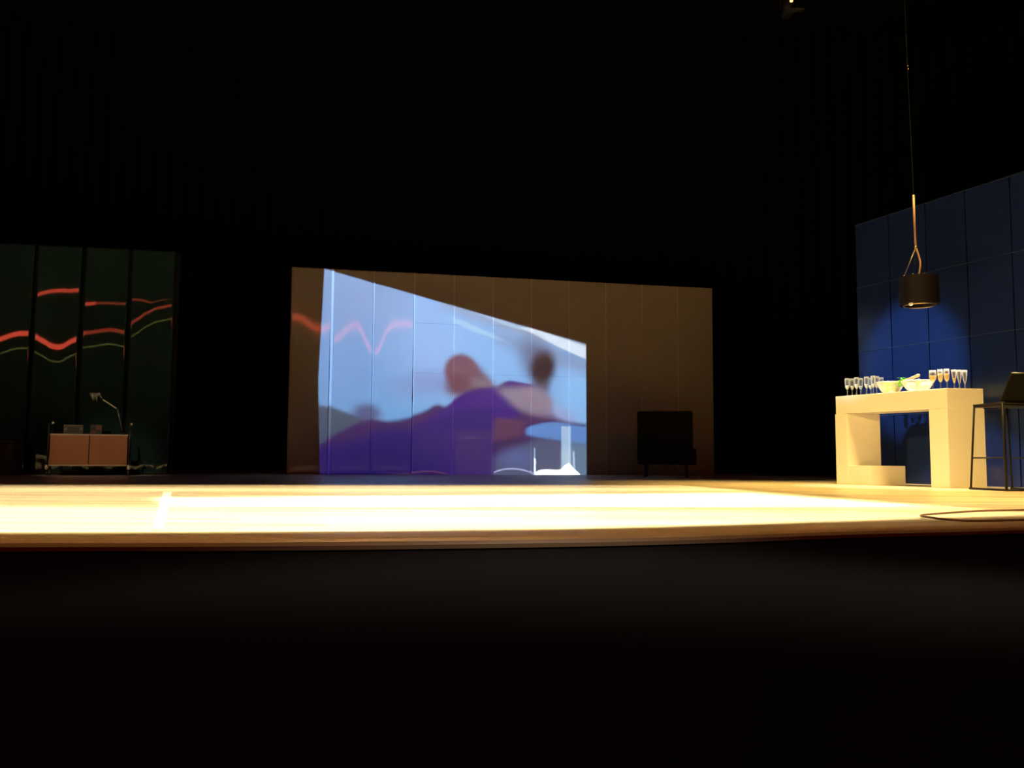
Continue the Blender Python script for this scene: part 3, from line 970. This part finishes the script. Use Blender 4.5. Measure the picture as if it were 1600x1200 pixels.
def fruit(name, label, c, r, mat, group, ang):
    prof = [(0.0, -1.28 * r), (0.20 * r, -1.18 * r), (0.60 * r, -0.85 * r), (0.93 * r, -0.35 * r), (1.0 * r, 0), (0.93 * r, 0.35 * r),
            (0.60 * r, 0.85 * r), (0.22 * r, 1.15 * r), (0.12 * r, 1.33 * r), (0.0, 1.36 * r)]
    if name == 'lime':
        prof = [(a, b * 0.86) for a, b in prof]
    o = link(name, lathe(prof, 14), mat, None, smooth=True, loc=c)
    o.rotation_euler = ang
    return tag(o, label, 'fruit', group)


b1 = bowl_on_bar('left milky glass bowl on the bar, with yellow lemons inside', 0.385, 0.47, 0.152, 0.125, 0.07)
b2 = bowl_on_bar('right milky glass bowl on the bar, with pale green fruit, beside the wine glasses', 0.617, 0.5, 0.168, 0.115, 0.085)
for k, (dx, dy, dz, w) in enumerate(((-0.048, -0.035, 0.05, 'low at the front left'), (0.032, -0.04, 0.050, 'low at the front right'),
                                     (-0.01, 0.055, 0.055, 'at the back'), (-0.03, 0.0, 0.112, 'on top of the pile'))):
    fruit('lemon', 'yellow lemon lying %s in the left bowl' % w, b1 + Vector((dx, dy, dz)), 0.033, M['lemon'], 'lemons in the left bowl',
          (1.3, random.uniform(0, 1), random.uniform(0, 6)))
for k, (dx, dy, dz, w) in enumerate(((-0.065, -0.03, 0.052, 'on the left'), (0.0, -0.055, 0.052, 'at the front'), (0.066, -0.022, 0.052, 'on the right'),
                                     (0.01, 0.05, 0.055, 'at the back'), (0.005, -0.004, 0.108, 'on top of the pile'))):
    fruit('lime', 'pale green fruit lying %s in the right bowl' % w, b2 + Vector((dx, dy, dz)), 0.034, M['lime'], 'pale green fruit in the right bowl',
          (1.2, random.uniform(0, 1), random.uniform(0, 6)))


def bottle():
    p0, p1 = (4.21, 9.804, 1.095), (4.328, 9.483, 1.178)
    p0, p1 = Vector(p0), Vector(p1)
    b = thing('champagne_bottle', 'green bottle with copper foil neck leaning between the two bowls', 'bottle', p0)
    b.rotation_euler = (p1 - p0).to_track_quat('Z', 'Y').to_euler()
    L = (p1 - p0).length
    link('bottle_body', lathe([(0.0, 0.0), (0.034, 0.002), (0.036, 0.012), (0.036, L * 0.30), (0.033, L * 0.36), (0.022, L * 0.46), (0.0165, L * 0.54), (0.0, L * 0.545)], 16),
         M['bottle'], b, smooth=True)
    link('foil_neck', lathe([(0.0, L * 0.50), (0.0185, L * 0.50), (0.0165, L * 0.62), (0.0155, L * 0.86), (0.0185, L * 0.90), (0.0185, L * 0.97), (0.014, L), (0.0, L)], 14), M['foil'], b, smooth=True)


bottle()


def sprig(label, x, y, z, n, size):
    root = thing('herb_sprig', label, 'herb', (x, y, z), 0, 'green sprigs on the fruit')
    for k in range(n):
        a = 2 * PI * k / n + random.uniform(-.3, .3)
        bm = bmesh.new()
        pts = [(0, 0), (0.35, 0.16), (0.7, 0.15), (1, 0), (0.7, -0.15), (0.35, -0.16)]
        vs = []
        for u_, v_ in pts:
            r = size * u_
            vs.append(bm.verts.new((r * math.cos(a) - size * v_ * math.sin(a), r * math.sin(a) + size * v_ * math.cos(a), size * 0.5 * u_ * (1 - 0.5 * u_) + 0.2 * abs(v_) * size)))
        bm.faces.new(vs)
        link('leaf', bm, M['leaf'], root)


sprig('green herb sprig on the pale green fruit, beside the wine glasses', b2.x + 0.09, b2.y - 0.06, b2.z + 0.10, 6, 0.045)
sprig('green herb sprig at the bottle neck between the two bowls', *(4.226, 9.679, 1.154), 6, 0.05)

# ------------------------------------------------------------------ bar stool
def stool():
    A, Nn = Vector((4.385, 8.60)), Vector((4.462, 8.12))
    d = (Nn - A).normalized()
    ang = math.atan2(d.y, d.x) + PI / 2        # local -y runs from A to N, local +x to the right
    root = thing('bar_stool', 'black thin-framed bar stool with a low back, right of the bar', 'stool', (A.x, A.y, 0), ang)
    w, dp, H = 0.44, (Nn - A).length, 0.80
    r = 0.0095
    ins = 0.022

    def loc(x, y, z):
        return (x, y, z)
    for x, sx in ((0.0, 1), (w, -1)):
        link('leg', tube([(x, 0.0, 0.012), (x + ins * sx * 2.2, -0.025, H)], r, 8), M['stoolblack'], root, smooth=True)
        link('leg', tube([(x, -dp, 0.012), (x + ins * sx * 0.3, -dp + 0.02, H)], r * 1.35, 8), M['stoolblack'], root, smooth=True)
        link('floor_runner', tube([(x, 0.02, 0.010), (x, -dp - 0.02, 0.010)], 0.010, 8), M['stoolblack'], root, smooth=True)
        link('footrest', tube([(x + ins * sx * 0.8, -0.01, 0.30), (x + 0.005 * sx, -dp + 0.008, 0.30)], 0.007, 8), M['stoolblack'], root, smooth=True)
        link('seat_rail', tube([(x + ins * sx * 2.2, -0.025, H), (x + ins * sx * 0.3, -dp + 0.02, H)], r, 8), M['stoolblack'], root, smooth=True)
    link('floor_runner', tube([(0, -dp, 0.010), (w, -dp, 0.010)], 0.009, 8), M['stoolblack'], root, smooth=True)
    link('seat_rail', tube([(0.0, -dp + 0.02, H), (w, -dp + 0.02, H)], r, 8), M['stoolblack'], root, smooth=True)
    link('seat_rail', tube([(0.04, -0.025, H), (w - 0.04, -0.025, H)], r, 8), M['stoolblack'], root, smooth=True)
    link('seat', boxed(0.03, w - 0.03, -dp + 0.03, -0.03, H - 0.022, H + 0.004, bevel=0.006), M['stoolblack'], root)
    # back slab leaning outwards over the near edge, slightly narrower at its top
    bm = bmesh.new()
    vs = []
    for z, yy, x0 in ((H + 0.012, -dp + 0.03, 0.0), (H + 0.265, -dp - 0.05, 0.062)):
        for dy in (0.0, 0.028):
            for x in (x0, w - x0):
                vs.append(bm.verts.new((x, yy + dy, z)))
    for f in ((0, 1, 3, 2), (4, 5, 7, 6), (0, 1, 5, 4), (2, 3, 7, 6), (0, 2, 6, 4), (1, 3, 7, 5)):
        bm.faces.new([vs[i] for i in f])
    bmesh.ops.recalc_face_normals(bm, faces=bm.faces)
    bmesh.ops.bevel(bm, geom=bm.edges[:], offset=0.006, segments=2, affect='EDGES')
    link('backrest', bm, M['fabric'], root)
    link('back_trim', tube([(0.066, -dp - 0.038, H + 0.268), (w - 0.066, -dp - 0.038, H + 0.268)], 0.005, 6), M['greymetal'], root, smooth=True)


stool()

# ------------------------------------------------------------------ pendant lamp over the bar
def pendant():
    cx, cy = 4.318, 9.4
    zb, zt, R_ = 1.915, 2.215, 0.198
    L = thing('pendant_lamp', 'black drum pendant lamp on a copper tube above the bar', 'lamp', (cx, cy, zb))
    h = zt - zb
    link('shade', lathe([(R_, 0.0), (R_, h), (R_ - 0.006, h), (R_ - 0.006, 0.0), (R_, 0.0)], 40), M['shade'], L, smooth=False)
    link('shade_top', lathe([(0.0, h - 0.012), (R_ - 0.006, h - 0.012), (R_ - 0.006, h - 0.004), (0.0, h - 0.004)], 32), M['shade'], L)
    link('rim_ring', lathe([(0.158 + 0.007 * math.cos(a), -0.004 + 0.007 * math.sin(a)) for a in [2 * PI * k / 8 for k in range(9)]], 36), M['brass'], L, smooth=True)
    for k in range(3):
        a = 2 * PI * k / 3 + 0.4
        link('ring_bracket', tube([(0.158 * math.cos(a), 0.158 * math.sin(a), -0.002), ((R_ - 0.004) * math.cos(a), (R_ - 0.004) * math.sin(a), 0.02)], 0.004, 6), M['brass'], L)
    link('bulb', ball((-0.10, -0.02, 0.012), 0.022), M['bulb'], L, smooth=True)
    link('lamp_holder', lathe([(0.0, 0.09), (0.03, 0.09), (0.03, h - 0.012), (0.0, h - 0.012)], 14), M['shade'], L)
    k0 = Vector((-0.022, 0, 2.535 - zb))
    for a, mt in (((-0.165, -0.02, h), 'greymetal'), ((0.10, 0.06, h + 0.005), 'darkmetal'), ((0.02, 0.17, h), 'darkmetal')):
        o = link('strut', tube([k0, a], 0.0055, 6), M[mt], L, smooth=True)
    link('cord', tube(smooth_path([(-0.021, -0.006, 2.53 - zb), (0.004, -0.01, 2.44 - zb), (0.014, -0.02, 2.36 - zb), (0.004, -0.02, 2.28 - zb), (-0.008, -0.01, h - 0.004)], 5), 0.0105, 8), M['copper'], L, smooth=True)
    link('collar', lathe([(0.0, -0.012), (0.016, -0.012), (0.019, 0.0), (0.016, 0.014), (0.0, 0.014)], 12, None, k0), M['brass'], L, smooth=True)
    link('hanging_tube', tube([k0, (-0.026, 0, 2.8 - zb), (-0.027, 0, 3.11 - zb)], 0.0115, 10), M['copper'], L, smooth=True)
    link('suspension_cable', tube([(-0.027, 0, 3.10 - zb), (-0.034, 0, 3.65 - zb), (-0.05, 0, 4.53 - zb), (-0.10, 0, 8.98 - zb)], 0.0024, 6), M['rope'], L)
    for z in (4.50, 4.535):
        link('cable_clip', ball((-0.05 + random.uniform(-.006, .006), -0.006, z - zb), 0.009), M['brass'], L, smooth=True)
    for a in (-2.9, -2.3, -1.7):
        link('rivet', ball((R_ * 0.93 * math.cos(a), R_ * 0.93 * math.sin(a), h + 0.004), 0.007), M['brass'], L, smooth=True)
    d = bpy.data.lights.new('pendant_light', 'SPOT')
    d.energy = 200.0
    d.color = (1.0, 0.90, 0.74)
    d.spot_size = 1.30
    d.spot_blend = 0.35
    d.shadow_soft_size = 0.03
    o = bpy.data.objects.new('pendant_light', d)
    COL.objects.link(o)
    o.location = (cx, cy, zb - 0.01)


pendant()

# ------------------------------------------------------------------ low cabinet with lamp and boxes, far left
CAB, CABROT = (-6.077, 11.8), 0.36


def on_cabinet(x, y):
    return (CAB[0] + x * math.cos(CABROT) - y * math.sin(CABROT), CAB[1] + x * math.sin(CABROT) + y * math.cos(CABROT), ctop)


def cabinet():
    w, dp = 0.956, 0.36
    root = thing('low_cabinet', 'low red-brown two-door cabinet in a tubular frame, before the green wall', 'cabinet', (*CAB, 0), CABROT)
    zb, zt = 0.145, 0.545
    link('body', boxed(0.012, w - 0.012, 0.014, dp, zb, zt, bevel=0.004), M['darkbox'], root)
    for k in range(2):
        a = 0.010 + k * (w / 2 - 0.004)
        d = link('door', boxed(a, a + w / 2 - 0.016, -0.004, 0.016, zb + 0.004, zt - 0.012, bevel=0.003), M['redbrown'], root)
        hx = w / 2 - 0.115 if k == 0 else w / 2 + 0.125
        link('handle', lathe([(0.0, 0.0), (0.009, 0.0), (0.008, 0.006), (0.0, 0.008)], 12), M['greymetal'], d, loc=(hx, -0.006, 0.385)).rotation_euler = (PI / 2, 0, 0)
    link('edge_strip', boxed(0.004, w - 0.004, -0.008, 0.01, zt - 0.010, zt + 0.008, bevel=0.002), M['paleedge'], root)
    link('edge_strip', boxed(0.004, w - 0.004, -0.008, 0.01, zb - 0.014, zb + 0.003, bevel=0.002), M['paleedge'], root)
    link('top', boxed(0.0, w, 0.0, dp, zt + 0.004, zt + 0.014, bevel=0.002), M['darkmetal'], root)
    for x in (-0.012, w + 0.012):
        for y, hz in ((0.012, zt + 0.15), (dp - 0.012, zt + 0.20)):
            p = link('post', tube([(x, y, 0.07), (x, y, hz)], 0.011, 8), M['darkmetal'], root, smooth=True)
            if y < 0.1:
                link('knob', ball((x + (0.045 if x < 0 else 0.02), y, hz), 0.017), M['glint_paint'], p, smooth=True)
                link('foot', ball((x - 0.006 if x < 0 else x + 0.006, y - 0.018, 0.112), 0.022, squash=1.6), M['glint_paint'], p, smooth=True)
        link('side_rail', tube([(x, 0.012, zt + 0.14), (x, dp - 0.012, zt + 0.14)], 0.007, 8), M['darkmetal'], root, smooth=True)
        for y in (0.02, dp - 0.02):
            c = link('castor', lathe([(0.0, -0.012), (0.030, -0.012), (0.034, -0.008), (0.034, 0.008), (0.030, 0.012), (0.0, 0.012)], 16), M['darkmetal'], root, loc=(x, y, 0.034))
            c.rotation_euler = (0, PI / 2, 0)
            link('castor_fork', boxed(x - 0.018, x + 0.018, y - 0.012, y + 0.012, 0.045, 0.075, bevel=0.003), M['darkmetal'], root)
    return zt + 0.0145


ctop = cabinet()
rd = thing('radio', 'dark grey radio standing on the left of the low cabinet', 'radio', on_cabinet(0.150, 0.10), CABROT)
bm = prism([(0, 0), (0.24, 0), (0.232, 0.09), (0.008, 0.09)], 0, 0.118, bevel=0.006)
link('case', bm, principled('grey_radio_case', (0.085, 0.075, 0.06), 0.5, noise=0.2, scale=20), rd)
link('speaker_grille', boxed(0.055, 0.185, -0.006, 0.002, 0.022, 0.098, bevel=0.003), M['darkbox'], rd)
link('dial', lathe([(0.0, 0.0), (0.014, 0.0), (0.012, 0.008), (0.0, 0.008)], 12), M['greymetal'], rd, loc=(0.03, -0.002, 0.06)).rotation_euler = (PI / 2, 0, 0)
link('dial', lathe([(0.0, 0.0), (0.014, 0.0), (0.012, 0.008), (0.0, 0.008)], 12), M['greymetal'], rd, loc=(0.213, -0.002, 0.06)).rotation_euler = (PI / 2, 0, 0)
pc = thing('picture_box', 'small red-brown and slate box standing between the radio and the desk lamp', 'box', on_cabinet(0.475, 0.10), CABROT)
link('box_body', boxed(0, 0.145, 0, 0.06, 0, 0.125, bevel=0.004), M['cardblue'], pc)
link('box_front', boxed(0.07, 0.142, -0.008, 0.003, 0.055, 0.12, bevel=0.002), M['card'], pc)
link('box_front', boxed(0.006, 0.07, -0.006, 0.003, 0.006, 0.04, bevel=0.002), M['card'], pc)

dl = thing('desk_lamp', 'jointed metal desk lamp bending left above the low cabinet', 'lamp', on_cabinet(0.868, 0.16), CABROT)
link('base', lathe([(0.0, 0.0), (0.07, 0.0), (0.07, 0.014), (0.02, 0.022), (0.012, 0.05), (0.0, 0.05)], 20), M['darkmetal'], dl, smooth=True)
J0, J1, J2 = (0.0, 0, 0.05), (-0.072, 0, 0.345), (-0.268, 0, 0.475)
for dy in (-0.010, 0.010):
    link('lower_arm', tube([(J0[0], dy, J0[2]), (J1[0], dy, J1[2])], 0.006, 6), M['greymetal'], dl, smooth=True)
    link('upper_arm', tube([(J1[0], dy, J1[2]), (J2[0], dy, J2[2])], 0.008, 8), M['glint_paint'], dl, smooth=True)
for j in (J0, J1, J2):
    link('joint', tube([(j[0], -0.02, j[2]), (j[0], 0.02, j[2])], 0.014, 10), M['darkmetal'], dl, smooth=True)
hd = link('lamp_head', lathe([(0.020, 0.10), (0.026, 0.075), (0.030, 0.05), (0.052, 0.02), (0.062, -0.02), (0.058, -0.02), (0.048, 0.018), (0.0, 0.05)], 18), M['greymetal'], dl, smooth=True, loc=(-0.385, 0, 0.508))
hd.rotation_euler = (0, 1.15, 0)
link('head_bracket', tube([J2, (-0.30, 0, 0.525), (-0.335, 0, 0.53)], 0.012, 8), M['greymetal'], dl, smooth=True)
link('grip', tube([(-0.335, -0.02, 0.51), (-0.33, -0.02, 0.44)], 0.008, 8), M['greymetal'], dl, smooth=True)

# dark crate at the left edge
cr = thing('flight_case', 'dark low flight case at the far left, beside the low cabinet', 'case', (-7.36, 12.20, 0))
link('case_body', boxed(0, 0.60, 0, 0.25, 0.0, 0.42, bevel=0.01), M['darkbox'], cr)
link('lid', boxed(-0.004, 0.604, -0.004, 0.254, 0.424, 0.47, bevel=0.01), M['darkbox'], cr)
for x in (0.12, 0.46):
    link('catch', boxed(x, x + 0.05, -0.012, 0.0, 0.38, 0.455, bevel=0.003), M['darkmetal'], cr)

# ------------------------------------------------------------------ armchair in front of the cream wall
ac = thing('armchair', 'black boxy high-backed armchair seen from behind, before the cream wall', 'armchair', (2.285, 13.35, 0), -0.20)
link('backrest', boxed(-0.41, 0.405, -0.05, 0.10, 0.19, 0.985, bevel=0.03), M['fabric'], ac)
link('seat', boxed(-0.34, 0.34, 0.10, 0.70, 0.24, 0.42, bevel=0.03), M['fabric'], ac)
for s in (-1, 1):
    a, b = sorted((s * 0.34, s * 0.45)) if s > 0 else sorted((s * 0.34, s * 0.36))
    link('armrest', boxed(a, b, -0.03 if s > 0 else 0.03, 0.70, 0.19, 0.43, bevel=0.025), M['fabric'], ac)
    for y in (0.02, 0.62):
        link('leg', tube([(s * 0.30, y, 0.20), (s * 0.31, y, 0.0)], [0.024, 0.018], 10), M['darkmetal'], ac, smooth=True)

# ------------------------------------------------------------------ painted light strip, cable, lantern
tp = link('light_overlap_strip', prism([(-1.285, 3.24), (-1.245, 3.24), (-2.515, 6.68), (-2.575, 6.68)], 0.0002, 0.0022), M['overlap_strip'])  # white strip standing in for the overlap of two lamp pools
tag(tp, 'straight white strip painted where two light pools overlap, running back across the bright stage floor, left', 'overlap_strip')
cb = [(6.2, 6.2, 0.007), (4.6, 5.75, 0.007), (3.6, 5.3, 0.007), (2.97, 4.98, 0.007), (2.75, 4.85, 0.007), (2.45, 4.72, 0.007), (2.22, 4.55, 0.007), (2.03, 4.38, 0.008), (1.93, 4.25, 0.010),
      (1.885, 4.14, 0.012), (1.885, 4.06, 0.012), (1.90, 4.00, 0.010), (1.95, 3.94, 0.008), (2.03, 3.93, 0.007), (2.3, 4.02, 0.007), (2.7, 4.17, 0.007), (3.4, 4.48, 0.007), (4.4, 4.97, 0.007)]
tag(link('floor_cable', tube(smooth_path(cb, 6), 0.0052, 8), M['cable'], smooth=True), 'thin dark cable looping at the front edge of the stage, right', 'cable')

sp = thing('stage_lantern', 'small lit stage lantern hanging at the top of the picture, right', 'lantern', (3.19, 10.0, 5.30))
link('housing', tube([(0.0, 0.14, 0.20), (0.0, 0.0, 0.20), (-0.02, -0.12, 0.20)], [0.07, 0.085, 0.085], 16), M['shade'], sp, smooth=True)
link('lens', lathe([(0.0, 0.0), (0.018, 0.0), (0.020, 0.05), (0.016, 0.10), (0.0, 0.105)], 12), M['lens'], sp, smooth=True, loc=(-0.02, -0.145, 0.20))
link('yoke', tube([(-0.10, 0, 0.20), (-0.10, 0, 0.42), (0.10, 0, 0.42), (0.10, 0, 0.20)], 0.010, 6), M['darkmetal'], sp)
link('hook_clamp', boxed(-0.03, 0.03, -0.03, 0.03, 0.42, 0.56, bevel=0.006), M['darkmetal'], sp)
link('barn_door', boxed(-0.09, 0.11, -0.20, -0.13, 0.085, 0.095, bevel=0.002), M['darkmetal'], sp)
link('hanging_pipe', tube([(-1.2, 0.0, 0.60), (3.2, 0.0, 0.60)], 0.025, 10), M['darkmetal'], sp, smooth=True)
